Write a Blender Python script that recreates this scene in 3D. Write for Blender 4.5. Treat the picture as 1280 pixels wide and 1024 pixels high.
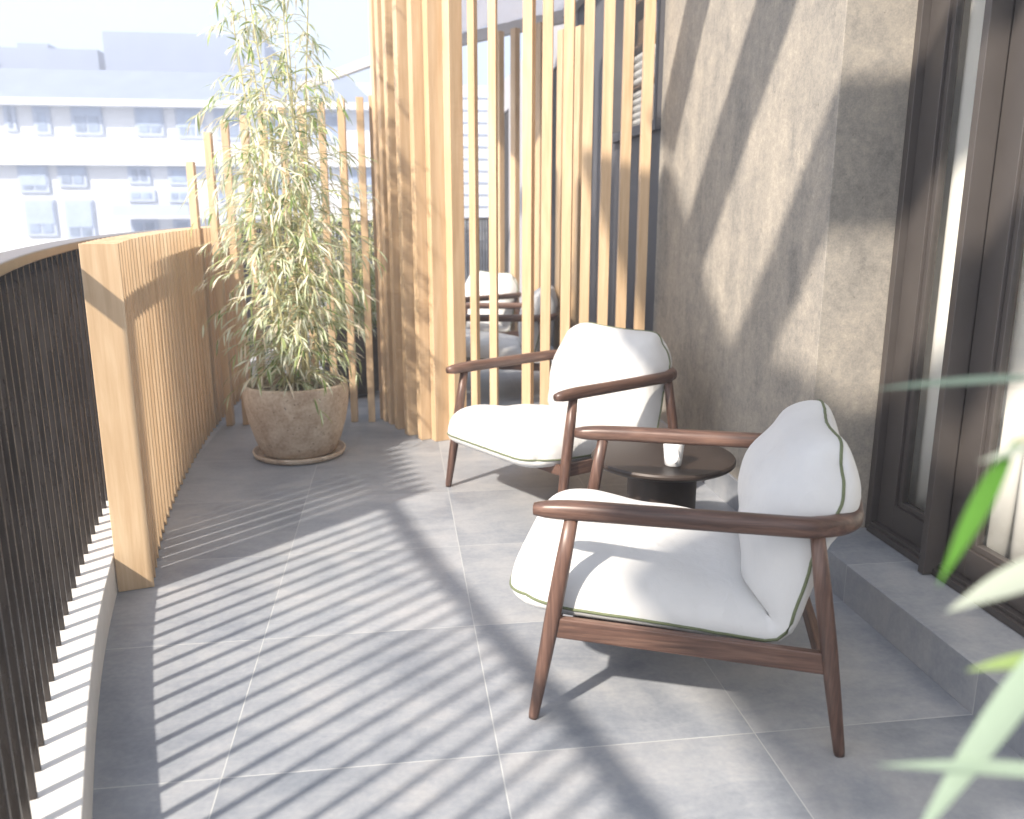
import bpy, bmesh, math, random
from mathutils import Vector, Matrix, noise
R = math.radians
random.seed(7)
S = bpy.context.scene
for o in list(bpy.data.objects): bpy.data.objects.remove(o)

# ---------------------------------------------------------------- camera
CAMH = 1.35
cam_d = bpy.data.cameras.new('camera'); cam = bpy.data.objects.new('camera', cam_d)
S.collection.objects.link(cam); S.camera = cam
cam.location = (0, 0, CAMH)
cam.rotation_euler = (R(90-13.3), 0, R(-7.72))
cam_d.sensor_width = 36; cam_d.lens = 1055/1280*36
cam_d.clip_start = .02; cam_d.clip_end = 500
cam_d.dof.use_dof = True; cam_d.dof.focus_distance = 2.7; cam_d.dof.aperture_fstop = 2.7
cam_d.dof.aperture_blades = 0

# ---------------------------------------------------------------- world, sun
SUN_EL, SX, SY = R(40.5), .735, .678           # shadows run towards (SX, SY)
W = bpy.data.worlds.new('World'); S.world = W; W.use_nodes = True
wn = W.node_tree.nodes; wl = W.node_tree.links
bg = wn['Background']; sky = wn.new('ShaderNodeTexSky')
sky.sky_type = 'NISHITA'; sky.sun_disc = False; sky.sun_elevation = SUN_EL
sky.sun_rotation = math.atan2(-SX, -SY)
sky.air_density = 1.0; sky.dust_density = 4.0; sky.ozone_density = 1.0
hsv = wn.new('ShaderNodeHueSaturation'); hsv.inputs['Saturation'].default_value = .75
wl.new(sky.outputs[0], hsv.inputs['Color'])
# thin bright cloud veil over the blue
wc = wn.new('ShaderNodeTexCoord'); wz = wn.new('ShaderNodeTexNoise'); wz.inputs['Scale'].default_value = 1.6; wz.inputs['Detail'].default_value = 5
wr_ = wn.new('ShaderNodeMapRange'); wr_.inputs[1].default_value = .3; wr_.inputs[2].default_value = .7; wr_.inputs[3].default_value = .55; wr_.inputs[4].default_value = .85
wm = wn.new('ShaderNodeMix'); wm.data_type = 'RGBA'; wm.inputs[7].default_value = (3.4, 4.0, 5.1, 1)
wl.new(wc.outputs['Generated'], wz.inputs['Vector']); wl.new(wz.outputs['Fac'], wr_.inputs[0]); wl.new(wr_.outputs[0], wm.inputs[0])
wl.new(hsv.outputs[0], wm.inputs[6]); wl.new(wm.outputs[2], bg.inputs['Color'])
bg.inputs['Strength'].default_value = .15
sd = bpy.data.lights.new('sun', 'SUN'); sun = bpy.data.objects.new('sun', sd); S.collection.objects.link(sun)
sd.energy = 4.6; sd.angle = R(1.7); sd.color = (1, .90, .78)
dv = Vector((SX*math.cos(SUN_EL), SY*math.cos(SUN_EL), -math.sin(SUN_EL)))
sun.rotation_euler = dv.to_track_quat('-Z', 'Y').to_euler(); sun.location = (-6, -6, 9)
S.view_settings.view_transform = 'Standard'; S.view_settings.look = 'None'
S.view_settings.exposure = 1.12; S.view_settings.gamma = 1
S.render.engine = 'CYCLES'
S.cycles.max_bounces = 8; S.cycles.transparent_max_bounces = 16

# ---------------------------------------------------------------- materials
def srgb(r, g, b):
    f = lambda c: (c/255/12.92 if c/255 <= .04045 else ((c/255+.055)/1.055)**2.4)
    return (f(r), f(g), f(b), 1)
class Mat:
    def __init__(s, name, rough=.6, spec=.5):
        s.m = bpy.data.materials.new(name); s.m.use_nodes = True
        s.t = s.m.node_tree; s.n = s.t.nodes; s.l = s.t.links
        s.b = s.n['Principled BSDF']; s.b.inputs['Roughness'].default_value = rough
        s.b.inputs['Specular IOR Level'].default_value = spec
        s.out = s.n['Material Output']
    def node(s, typ, **kw):
        n = s.n.new(typ)
        for k, v in kw.items():
            if k in ('operation', 'blend_type', 'noise_dimensions', 'feature', 'data_type', 'interpolation_type'): setattr(n, k, v)
        return n
    def coord(s, scale=(1, 1, 1), world=False, rand=True):
        if world:
            g = s.n.new('ShaderNodeNewGeometry'); src = g.outputs['Position']
        else:
            g = s.n.new('ShaderNodeTexCoord'); src = g.outputs['Object']
        mp = s.n.new('ShaderNodeMapping'); mp.inputs['Scale'].default_value = scale
        if rand and not world:
            oi = s.n.new('ShaderNodeObjectInfo'); cx = s.n.new('ShaderNodeVectorMath'); cx.operation = 'SCALE'
            cb = s.n.new('ShaderNodeCombineXYZ')
            for i in range(3): s.l.new(oi.outputs['Random'], cb.inputs[i])
            cx.inputs['Scale'].default_value = 37.0
            s.l.new(cb.outputs[0], cx.inputs[0])
            ad = s.n.new('ShaderNodeVectorMath'); ad.operation = 'ADD'
            s.l.new(src, ad.inputs[0]); s.l.new(cx.outputs[0], ad.inputs[1]); src = ad.outputs[0]
        s.l.new(src, mp.inputs['Vector']); return mp.outputs[0]
    def noise(s, vec, scale, detail=4, rough=.55, dist=0):
        n = s.n.new('ShaderNodeTexNoise'); n.inputs['Scale'].default_value = scale
        n.inputs['Detail'].default_value = detail; n.inputs['Roughness'].default_value = rough
        n.inputs['Distortion'].default_value = dist
        s.l.new(vec, n.inputs['Vector']); return n.outputs['Fac']
    def ramp(s, fac, stops):
        r = s.n.new('ShaderNodeValToRGB'); e = r.color_ramp.elements
        e[0].position, e[0].color = stops[0]; e[1].position, e[1].color = stops[-1]
        for p, c in stops[1:-1]:
            k = e.new(p); k.color = c
        s.l.new(fac, r.inputs[0]); return r.outputs[0]
    def mix(s, fac, a, b, mode='MIX'):
        m = s.n.new('ShaderNodeMix'); m.data_type = 'RGBA'; m.blend_type = mode
        for i, v in ((0, fac), (6, a), (7, b)):
            if hasattr(v, 'is_linked') or isinstance(v, bpy.types.NodeSocket): s.l.new(v, m.inputs[i])
            else: m.inputs[i].default_value = v
        return m.outputs[2]
    def math(s, op, a, b=None, c=None):
        m = s.n.new('ShaderNodeMath'); m.operation = op
        for i, v in enumerate((a, b, c)):
            if v is None: continue
            if isinstance(v, bpy.types.NodeSocket): s.l.new(v, m.inputs[i])
            else: m.inputs[i].default_value = v
        return m.outputs[0]
    def color(s, c):
        if isinstance(c, bpy.types.NodeSocket): s.l.new(c, s.b.inputs['Base Color'])
        else: s.b.inputs['Base Color'].default_value = c
        return s
    def roughness(s, c):
        s.l.new(c, s.b.inputs['Roughness']); return s
    def bump(s, h, strength=.3, dist=.01):
        b = s.n.new('ShaderNodeBump'); b.inputs['Strength'].default_value = strength
        b.inputs['Distance'].default_value = dist
        s.l.new(h, b.inputs['Height']); s.l.new(b.outputs[0], s.b.inputs['Normal']); return s

def wood(name, dark, mid, light, axis, rough=.45, fine=60, var=.25):
    m = Mat(name, rough)
    sc = [1, 1, 1]; sc[axis] = .06
    v = m.coord(tuple(sc))
    n1 = m.noise(v, fine, 5, .65, .6); sc2 = [1, 1, 1]; sc2[axis] = .12
    v2 = m.coord(tuple(sc2)); n2 = m.noise(v2, 11, 3, .5, 1.6)
    c = m.ramp(n1, [(.32, dark), (.5, mid), (.68, light)])
    c2 = m.ramp(n2, [(.3, dark), (.55, mid), (.75, light)])
    c = m.mix(.5, c, c2)
    oi = m.n.new('ShaderNodeObjectInfo')
    k = m.math('MULTIPLY_ADD', oi.outputs['Random'], var, 1-var/2)
    h = m.n.new('ShaderNodeHueSaturation'); m.l.new(k, h.inputs['Value']); m.l.new(c, h.inputs['Color'])
    m.color(h.outputs[0]); m.bump(n1, .12, .002)
    return m.m
OAK = [wood('oak_slat_wood', srgb(182, 152, 116), srgb(199, 171, 136), srgb(213, 189, 156), a, .5, 45, .16) for a in range(3)]
WAL = [wood('walnut_wood', srgb(52, 38, 33), srgb(92, 68, 58), srgb(134, 105, 90), a, .38, 75, .12) for a in range(3)]

def simple(name, col, rough=.6, nscale=20, amt=.12, bump=.0, metallic=0, spec=.5):
    m = Mat(name, rough, spec); v = m.coord()
    n = m.noise(v, nscale, 4)
    lo = tuple(c*(1-amt) for c in col[:3])+(1,); hi = tuple(min(1, c*(1+amt)) for c in col[:3])+(1,)
    m.color(m.ramp(n, [(.3, lo), (.7, hi)])); m.b.inputs['Metallic'].default_value = metallic
    if bump: m.bump(n, bump, .004)
    return m.m

# porcelain tiles: grid of .6825 x .692 m joints through (0.221, 1.877)
def tile_mat(name, riser=False, joints_x=True):
    m = Mat(name, .42, .35)
    g = m.n.new('ShaderNodeNewGeometry'); sp = m.n.new('ShaderNodeSeparateXYZ'); m.l.new(g.outputs['Position'], sp.inputs[0])
    def axis(sock, o, step):
        t = m.math('DIVIDE', m.math('SUBTRACT', sock, o), step)
        fl = m.math('FLOOR', t); fr = m.math('FRACT', t)
        d = m.math('MULTIPLY', m.math('MINIMUM', fr, m.math('SUBTRACT', 1.0, fr)), step)
        return fl, d
    fy, dy = axis(sp.outputs['Y'], 1.877, .692)
    fx, dx = axis(sp.outputs['X'], .221, .6825)
    d = m.math('MINIMUM', dx, dy) if joints_x else dy
    cb = m.n.new('ShaderNodeCombineXYZ'); m.l.new(fy, cb.inputs[1])
    if joints_x: m.l.new(fx, cb.inputs[0])
    if riser: m.l.new(m.math('FLOOR', m.math('MULTIPLY', sp.outputs['Z'], 7.2)), cb.inputs[2])
    wn_ = m.n.new('ShaderNodeTexWhiteNoise'); m.l.new(cb.outputs[0], wn_.inputs['Vector'])
    off = m.n.new('ShaderNodeVectorMath'); off.operation = 'MULTIPLY_ADD'
    m.l.new(wn_.outputs['Color'], off.inputs[0]); off.inputs[1].default_value = (9, 9, 9); m.l.new(g.outputs['Position'], off.inputs[2])
    n1 = m.noise(off.outputs[0], 2.6, 6, .62, .5)
    mp = m.n.new('ShaderNodeMapping'); mp.inputs['Scale'].default_value = (1, 2.6, 2); m.l.new(off.outputs[0], mp.inputs['Vector'])
    n2 = m.noise(mp.outputs[0], 4.5, 6, .65, .8)
    n3 = m.noise(off.outputs[0], 60, 3, .6)
    mx = m.math('ADD', m.math('MULTIPLY', n1, .68), m.math('MULTIPLY', n2, .32))
    c = m.ramp(mx, [(.36, srgb(122, 128, 137)), (.5, srgb(144, 148, 154)), (.68, srgb(168, 168, 169))])
    k = m.math('MULTIPLY_ADD', wn_.outputs['Value'], .16, .92)
    h = m.n.new('ShaderNodeHueSaturation'); m.l.new(k, h.inputs['Value']); m.l.new(c, h.inputs['Color'])
    c = m.mix(.12, h.outputs[0], m.ramp(n3, [(.35, srgb(90, 92, 98)), (.7, srgb(170, 170, 168))]))
    gr = m.ramp(m.math('DIVIDE', d, .01), [(.13, (1, 1, 1, 1)), (.2, (0, 0, 0, 1))])
    c = m.mix(gr, c, srgb(172, 174, 174)); m.color(c)
    m.roughness(m.math('MULTIPLY_ADD', n1, .3, .28))
    m.bump(m.math('SUBTRACT', m.math('MULTIPLY', n3, .1), m.math('MULTIPLY', gr, 1.0)), .25, .002)
    return m.m
TILE = tile_mat('grey_porcelain_tile'); TILE_STEP = tile_mat('grey_porcelain_step_tile', True, False)

def concrete_mat():
    m = Mat('board_marked_concrete', .85, .25); v = m.coord(rand=False)
    mp = m.coord((.6, 2.2, .35), rand=False)
    n1 = m.noise(mp, 2.4, 8, .68, .4); n2 = m.noise(v, 38, 6, .7); n3 = m.noise(v, 9, 5, .6, .5)
    n4 = m.noise(v, 130, 4, .7)
    a = m.math('ADD', m.math('MULTIPLY', n1, .3), m.math('ADD', m.math('MULTIPLY', m.math('ADD', n2, n4), .24), m.math('MULTIPLY', n3, .22)))
    c = m.ramp(a, [(.36, srgb(108, 106, 102)), (.48, srgb(144, 139, 131)), (.54, srgb(158, 151, 140)), (.64, srgb(184, 175, 160))])
    vo = m.n.new('ShaderNodeTexVoronoi'); vo.inputs['Scale'].default_value = 34
    mv = m.coord((1, 1, .8), rand=False); ds = m.n.new('ShaderNodeVectorMath'); ds.operation = 'ADD'
    nz = m.n.new('ShaderNodeTexNoise'); nz.inputs['Scale'].default_value = 14; m.l.new(v, nz.inputs['Vector'])
    sc = m.n.new('ShaderNodeVectorMath'); sc.operation = 'SCALE'; sc.inputs['Scale'].default_value = .09
    m.l.new(nz.outputs['Color'], sc.inputs[0]); m.l.new(mv, ds.inputs[0]); m.l.new(sc.outputs[0], ds.inputs[1])
    m.l.new(ds.outputs[0], vo.inputs['Vector'])
    pit = m.ramp(vo.outputs['Distance'], [(.05, (1, 1, 1, 1)), (.14, (0, 0, 0, 1))])
    patch = m.ramp(m.noise(v, 7, 3), [(.52, (0, 0, 0, 1)), (.62, (1, 1, 1, 1))])
    pits = m.math('MULTIPLY', pit, patch)
    c = m.mix(m.math('MULTIPLY', pits, .5), c, srgb(84, 78, 70)); m.color(c)
    m.bump(m.math('SUBTRACT', m.math('MULTIPLY', n2, .6), pits), .45, .004)
    return m.m
CONC = concrete_mat()

def pot_mat(name, lo, mid, hi):
    m = Mat(name, .8, .3); v = m.coord()
    n1 = m.noise(v, 7, 6, .6, .5); n2 = m.noise(v, 60, 5, .7)
    a = m.math('ADD', m.math('MULTIPLY', n1, .6), m.math('MULTIPLY', n2, .4))
    c = m.ramp(a, [(.38, lo), (.52, mid), (.64, hi)])
    vo = m.n.new('ShaderNodeTexVoronoi'); vo.inputs['Scale'].default_value = 46; m.l.new(v, vo.inputs['Vector'])
    pit = m.ramp(vo.outputs['Distance'], [(.1, (1, 1, 1, 1)), (.2, (0, 0, 0, 1))])
    pr = m.ramp(vo.outputs['Color'], [(.55, (0, 0, 0, 1)), (.6, (1, 1, 1, 1))])
    p = m.math('MULTIPLY', pit, pr)
    c = m.mix(m.math('MULTIPLY', p, .75), c, srgb(60, 48, 38)); m.color(c)
    m.bump(m.math('SUBTRACT', m.math('MULTIPLY', n2, .5), p), .5, .005)
    return m.m
POT = pot_mat('weathered_stone_clay', srgb(160, 138, 116), srgb(190, 172, 150), srgb(210, 197, 178))
POT2 = pot_mat('dark_stone_clay', srgb(62, 60, 56), srgb(84, 80, 74), srgb(108, 102, 94))

def fabric_mat():
    m = Mat('off_white_linen', .9, .2); v = m.coord()
    n = m.noise(v, 420, 2, .6); n2 = m.noise(v, 5, 4)
    w1 = m.n.new('ShaderNodeTexWave'); w1.inputs['Scale'].default_value = 260; m.l.new(v, w1.inputs['Vector'])
    m.color(m.ramp(n2, [(.3, srgb(196, 196, 195)), (.7, srgb(204, 204, 202))]))
    m.b.inputs['Sheen Weight'].default_value = .15
    n3 = m.noise(m.coord((1, 1, .5)), 11, 3, .5, 2.2)
    m.bump(m.math('ADD', m.math('MULTIPLY', n, .5), m.math('ADD', m.math('MULTIPLY', n2, 5.0), m.math('MULTIPLY', n3, 2.6))), .3, .004)
    return m.m
FAB = fabric_mat()
PIPE = simple('olive_piping', srgb(98, 106, 78), .8, 60)
def metal_rail():
    m = Mat('dark_bronze_metal', .42, .7); v = m.coord((1, 1, .15)); n = m.noise(v, 30, 5, .6); n2 = m.noise(m.coord(), 160, 3)
    m.color(m.ramp(n, [(.3, srgb(34, 30, 28)), (.7, srgb(58, 52, 48))])); m.b.inputs['Metallic'].default_value = .35
    m.roughness(m.math('MULTIPLY_ADD', n, .3, .12)); m.bump(n2, .1, .001); return m.m
RAIL = metal_rail()
RAILTOP = simple('bronze_handrail_metal', srgb(120, 106, 92), .35, 12, .12, 0, .5)
KERB = simple('white_painted_kerb', srgb(206, 204, 200), .8, 14, .05, .15)
BRONZE = simple('bronze_door_metal', srgb(84, 79, 76), .38, 6, .08, 0, .25)
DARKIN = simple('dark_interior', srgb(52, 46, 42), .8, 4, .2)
GREYP = simple('grey_facade_panel', srgb(84, 84, 88), .55, 3, .08)
LGREY = simple('light_grey_render', srgb(172, 171, 174), .8, 5, .05)
WHITE = simple('white_fabric', srgb(236, 235, 230), .85, 8, .03)
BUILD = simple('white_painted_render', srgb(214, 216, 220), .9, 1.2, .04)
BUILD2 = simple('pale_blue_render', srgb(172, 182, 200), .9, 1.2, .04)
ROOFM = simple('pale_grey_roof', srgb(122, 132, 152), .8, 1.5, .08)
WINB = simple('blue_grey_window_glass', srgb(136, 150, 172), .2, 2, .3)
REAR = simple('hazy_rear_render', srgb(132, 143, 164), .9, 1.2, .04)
SHUT = simple('pale_blue_shutter', srgb(160, 174, 196), .6, 4, .08)
TABLE = simple('dark_brown_metal', srgb(54, 45, 40), .45, 40, .15, .05, .2)
CERAM = simple('white_glazed_ceramic', srgb(232, 233, 234), .18, 5, .01)
SOIL = simple('soil_mulch', srgb(86, 66, 46), .95, 60, .5, .8)
TOWEL = simple('white_terry_towel', srgb(226, 224, 222), .95, 160, .12, .8)
BRWOOD = wood('brown_shelf_wood', srgb(96, 74, 58), srgb(124, 98, 78), srgb(150, 122, 98), 1)
BEAMC = simple('greige_painted_steel', srgb(176, 172, 170), .6, 4, .05)
STREET = simple('asphalt_ground', srgb(120, 120, 122), .9, .4, .15)
def glass_mat():
    m = Mat('window_glass'); m.n.remove(m.b)
    t = m.n.new('ShaderNodeBsdfTransparent'); t.inputs[0].default_value = (.98, .985, .98, 1)
    g = m.n.new('ShaderNodeBsdfGlossy'); g.inputs['Roughness'].default_value = .02
    lw = m.n.new('ShaderNodeLayerWeight'); lw.inputs[0].default_value = .5
    fv = m.math('MULTIPLY_ADD', m.math('POWER', lw.outputs['Facing'], 4.0), .8, .04)
    mx = m.n.new('ShaderNodeMixShader'); m.l.new(fv, mx.inputs[0]); m.l.new(t.outputs[0], mx.inputs[1]); m.l.new(g.outputs[0], mx.inputs[2])
    m.l.new(mx.outputs[0], m.out.inputs[0]); return m.m
GLASS = glass_mat()
def translucent(name, col, w=.5):
    m = Mat(name, .9, .1); v = m.coord(); n = m.noise(v, 300, 2); 
    lo = tuple(c*.94 for c in col[:3])+(1,); cc = m.ramp(n, [(.3, lo), (.7, col)]); m.color(cc)
    t = m.n.new('ShaderNodeBsdfTranslucent'); m.l.new(cc, t.inputs[0])
    mx = m.n.new('ShaderNodeMixShader'); mx.inputs[0].default_value = w
    m.l.new(m.b.outputs[0], mx.inputs[1]); m.l.new(t.outputs[0], mx.inputs[2]); m.l.new(mx.outputs[0], m.out.inputs[0])
    return m.m
CURT = translucent('white_curtain_linen', srgb(250, 248, 243), .25)
CANV = translucent('white_canopy_fabric', srgb(236, 236, 240), .5)
LEAF = [translucent('bamboo_leaf', c, .35) for c in (srgb(220, 224, 202), srgb(200, 211, 176), srgb(168, 182, 124), srgb(120, 142, 82), srgb(230, 220, 198))]
LEAFG = [translucent('fresh_bamboo_leaf', c, .4) for c in (srgb(84, 130, 54), srgb(150, 168, 150), srgb(172, 180, 166), srgb(140, 162, 104))]
CULM = simple('bamboo_culm', srgb(196, 188, 140), .5, 30, .2)

# ---------------------------------------------------------------- object helpers
def link(o): S.collection.objects.link(o); return o
def empty(name, label, cat, loc=(0, 0, 0), rz=0, group=None):
    o = link(bpy.data.objects.new(name, None)); o.location = loc; o.rotation_euler.z = rz; o.empty_display_size = .1
    return tag(o, label, cat, group)
def tag(o, label=None, cat=None, group=None, kind=None):
    for k, v in (('label', label), ('category', cat), ('group', group), ('kind', kind)):
        if v: o[k] = v
    return o
def finish(name, bm, mat, parent=None, smooth=False, loc=None, bevel=0, sharp=None, subsurf=0):
    me = bpy.data.meshes.new(name); bmesh.ops.recalc_face_normals(bm, faces=bm.faces[:]); bm.to_mesh(me); bm.free()
    mats = mat if isinstance(mat, (list, tuple)) else [mat]
    for mm in mats: me.materials.append(mm)
    if smooth:
        for p in me.polygons: p.use_smooth = True
        if sharp: me.set_sharp_from_angle(angle=R(sharp))
    o = link(bpy.data.objects.new(name, me))
    if parent: o.parent = parent
    if loc: o.location = loc
    if bevel:
        b = o.modifiers.new('bevel', 'BEVEL'); b.width = bevel; b.segments = 2; b.limit_method = 'ANGLE'; b.angle_limit = R(40)
    if subsurf:
        b = o.modifiers.new('sub', 'SUBSURF'); b.levels = subsurf; b.render_levels = subsurf
    return o
def box(bm, x0, x1, y0, y1, z0, z1, M=None):
    vs = [bm.verts.new((x, y, z)) for x in (x0, x1) for y in (y0, y1) for z in (z0, z1)]
    for f in ((0, 1, 3, 2), (4, 6, 7, 5), (0, 4, 5, 1), (2, 3, 7, 6), (0, 2, 6, 4), (1, 5, 7, 3)): bm.faces.new([vs[i] for i in f])
    if M is not None:
        for v in vs: v.co = M @ v.co
    return vs
def boxo(name, mat, x0, x1, y0, y1, z0, z1, parent=None, bevel=0, M=None):
    bm = bmesh.new(); box(bm, x0, x1, y0, y1, z0, z1, M); return finish(name, bm, mat, parent, bevel=bevel)
def lathe(bm, prof, n=48, c=(0, 0, 0), cap=True):
    rings = []
    for r, z in prof:
        rings.append([bm.verts.new((c[0]+r*math.cos(2*math.pi*i/n), c[1]+r*math.sin(2*math.pi*i/n), c[2]+z)) for i in range(n)])
    for a, b in zip(rings, rings[1:]):
        for i in range(n): bm.faces.new((a[i], a[(i+1) % n], b[(i+1) % n], b[i]))
    if cap: bm.faces.new(rings[0]); bm.faces.new(rings[-1])
    return rings
def catmull(pts, n=10, closed=False):
    pts = [Vector(p) for p in pts]; out = []
    P = ([pts[-1]]+pts+pts[:2]) if closed else ([pts[0]*2-pts[1]]+pts+[pts[-1]*2-pts[-2]])
    for i in range(1, len(P)-2):
        for k in range(n):
            t = k/n; a, b, c, d = P[i-1], P[i], P[i+1], P[i+2]
            out.append(.5*((2*b)+(c-a)*t+(2*a-5*b+4*c-d)*t*t+(3*b-a-3*c+d)*t**3))
    if not closed: out.append(pts[-1])
    return out
def tube(bm, pts, rad, n=12, closed=False, up=Vector((0, 0, 1)), prof=None, caps=True):
    """sweep; rad float or list; prof optional list of (side, up) unit-profile points"""
    pts = [Vector(p) for p in pts]; m = len(pts); rings = []
    if prof is None: prof = [(math.cos(2*math.pi*i/n), math.sin(2*math.pi*i/n)) for i in range(n)]
    n = len(prof)
    for i, p in enumerate(pts):
        if closed: t = pts[(i+1) % m]-pts[i-1]
        else: t = pts[min(i+1, m-1)]-pts[max(i-1, 0)]
        t.normalize()
        u = up if abs(t.dot(up)) < .95 else Vector((0, 1, 0))
        s = t.cross(u).normalized(); q = s.cross(t).normalized()
        r = rad[i] if isinstance(rad, list) else rad
        rs = r if isinstance(r, (tuple, list)) else (r, r)
        rings.append([bm.verts.new(p+s*(a*rs[0])+q*(b*rs[1])) for a, b in prof])
    for k in range(m if closed else m-1):
        a, b = rings[k], rings[(k+1) % m]
        for i in range(n): bm.faces.new((a[i], a[(i+1) % n], b[(i+1) % n], b[i]))
    if caps and not closed: bm.faces.new(rings[0]); bm.faces.new(rings[-1])
    return rings
def sell(n=20, e=3.0):
    out = []
    for i in range(n):
        a = 2*math.pi*i/n; c, s = math.cos(a), math.sin(a)
        out.append((math.copysign(abs(c)**(2/e), c), math.copysign(abs(s)**(2/e), s)))
    return out

# ================================================================ SETTING
# inner edge of the kerb, seen from above
KC = [(-.3, -2.6), (-.3, -1.2), (-.32, -.3), (-.37, .4), (-.5, 1.0), (-.686, 1.64), (-.815, 2.07), (-.935, 2.52), (-1.04, 3.0), (-1.15, 3.6),
      (-1.24, 4.4), (-1.29, 5.3), (-1.27, 6.3), (-1.14, 7.4), (-.87, 8.5), (-.471, 9.57), (-.178, 10.36), (.3, 11.5), (.9, 12.6), (1.6, 13.7)]
CURVE = catmull([(x, y, 0) for x, y in KC], 14)
CL = [0]
for a, b in zip(CURVE, CURVE[1:]): CL.append(CL[-1]+(b-a).length)
def at_len(s):
    s = max(0, min(CL[-1]-1e-4, s))
    for i in range(len(CL)-1):
        if CL[i+1] >= s:
            t = (s-CL[i])/(CL[i+1]-CL[i]); p = CURVE[i].lerp(CURVE[i+1], t)
            a = CURVE[max(0, i-1)]; b = CURVE[min(len(CURVE)-1, i+2)]
            d = (b-a).normalized(); return p, d, Vector((-d.y, d.x, 0))      # normal points outwards (left)
def len_at_y(y):
    return next(CL[i] for i in range(len(CURVE)) if CURVE[i].y >= y)
def strip(bm, o0, o1, z0, z1):
    """solid strip following the kerb curve between outward offsets o0..o1"""
    rings = []
    N = 180
    for i in range(N+1):
        p, d, n = at_len(CL[-1]*i/N)
        rings.append([bm.verts.new((*(p+n*o).xy, z)) for o, z in ((o0, z0), (o1, z0), (o1, z1), (o0, z1))])
    for a, b in zip(rings, rings[1:]):
        for i in range(4): bm.faces.new((a[i], a[(i+1) % 4], b[(i+1) % 4], b[i]))
    bm.faces.new(rings[0]); bm.faces.new(rings[-1])

bm = bmesh.new()                                                   # terrace floor slab
top = [bm.verts.new((p.x-.0, p.y, 0)) for p in CURVE]+[bm.verts.new((3.2, 13.7, 0)), bm.verts.new((3.2, -2.6, 0))]
f = bm.faces.new(top); r = bmesh.ops.extrude_face_region(bm, geom=[f])
for v in r['geom']:
    if isinstance(v, bmesh.types.BMVert): v.co.z = -.3
tag(finish('terrace_floor', bm, TILE), 'grey square porcelain tiles paving the terrace', kind='structure')
bm = bmesh.new(); strip(bm, 0, .4, -.3, .14)
tag(finish('kerb', bm, KERB, bevel=.004), 'curved white kerb under the dark railing', kind='structure')
bm = bmesh.new(); box(bm, -44, 29, -3.1, 61, -12.5, -12)
tag(finish('ground', bm, STREET), 'pale street level far below the terrace', kind='structure')
boxo('step', TILE_STEP, 1.532, 1.86, -2.6, 2.9, .0, .14, bevel=.002)['kind'] = 'structure'

# ---------------------------------------------------------------- railing
t = empty('balcony_railing', 'curved dark railing of close flat metal bars standing on the white kerb', 'railing', (-1, 3, .14))
T = Matrix.Translation(-t.location)
def child_world(name, bm, mat, parent, **kw):
    bmesh.ops.transform(bm, matrix=Matrix.Translation(-parent.location), verts=bm.verts[:]); return finish(name, bm, mat, parent, **kw)
bm = bmesh.new(); strip(bm, .065, .145, 1.205, 1.235); child_world('handrail', bm, RAILTOP, t, bevel=.004)
s = len_at_y(2.84)-3.4; k = 0; rest = bmesh.new()
while s < CL[-1]-.05:
    p, d, n = at_len(s); p = p+n*.105
    M = Matrix(((n.x, d.x, 0, p.x), (n.y, d.y, 0, p.y), (0, 0, 1, 0), (0, 0, 0, 1)))
    if k < 98:
        b = bmesh.new(); box(b, -.018, .018, -.0055, .0055, .1405, 1.205, M); child_world('baluster', b, RAIL, t, bevel=.003)
    else: box(rest, -.018, .018, -.0055, .0055, .1405, 1.205, M)
    s += .1; k += 1
child_world('baluster', rest, RAIL, t)['kind'] = 'stuff'

# ---------------------------------------------------------------- low timber fin screen against the railing
t = empty('timber_fin_screen', 'low curved screen of upright oak fins standing inside the dark railing', 'screen', (-1, 3.1, 0))
s = len_at_y(2.99)
for i in range(38):
    p, d, n = at_len(s)
    M = Matrix(((-n.x, d.x, 0, p.x), (-n.y, d.y, 0, p.y), (0, 0, 1, 0), (0, 0, 0, 1)))
    M = M @ Matrix.Rotation(R(3.5), 4, 'Z')
    b = bmesh.new(); box(b, .004, .124, -.010, .010, .001, 1.242, M); child_world('fin', b, OAK[2], t, bevel=.0015)
    s += .097 if i else .085

# ---------------------------------------------------------------- free-standing poles behind the bamboo
t = empty('slat_fence', 'row of thin square oak poles of rising height behind the potted bamboo', 'fence', (-.7, 5.44, 0))
P0 = [(-1.2, 5.43, 1.63), (-1.09, 5.44, 1.80), (-.99, 5.46, 1.87), (-.88, 5.47, 1.9), (-.77, 5.48, 1.93), (-.655, 5.47, 1.95), (-.54, 5.46, 1.96),
      (-.42, 5.45, 1.98), (-.302, 5.44, 2.0), (-.188, 5.425, 2.01), (-.115, 5.5, 2.03)]
for x, y, h in P0:
    a = random.uniform(-.08, .08)
    M = Matrix.Translation((x, y, 0)) @ Matrix.Rotation(a, 4, 'Z')
    b = bmesh.new(); box(b, -.021, .021, 0, .06, .001, h, M); child_world('pole', b, OAK[2], t, bevel=.0015)

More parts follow.
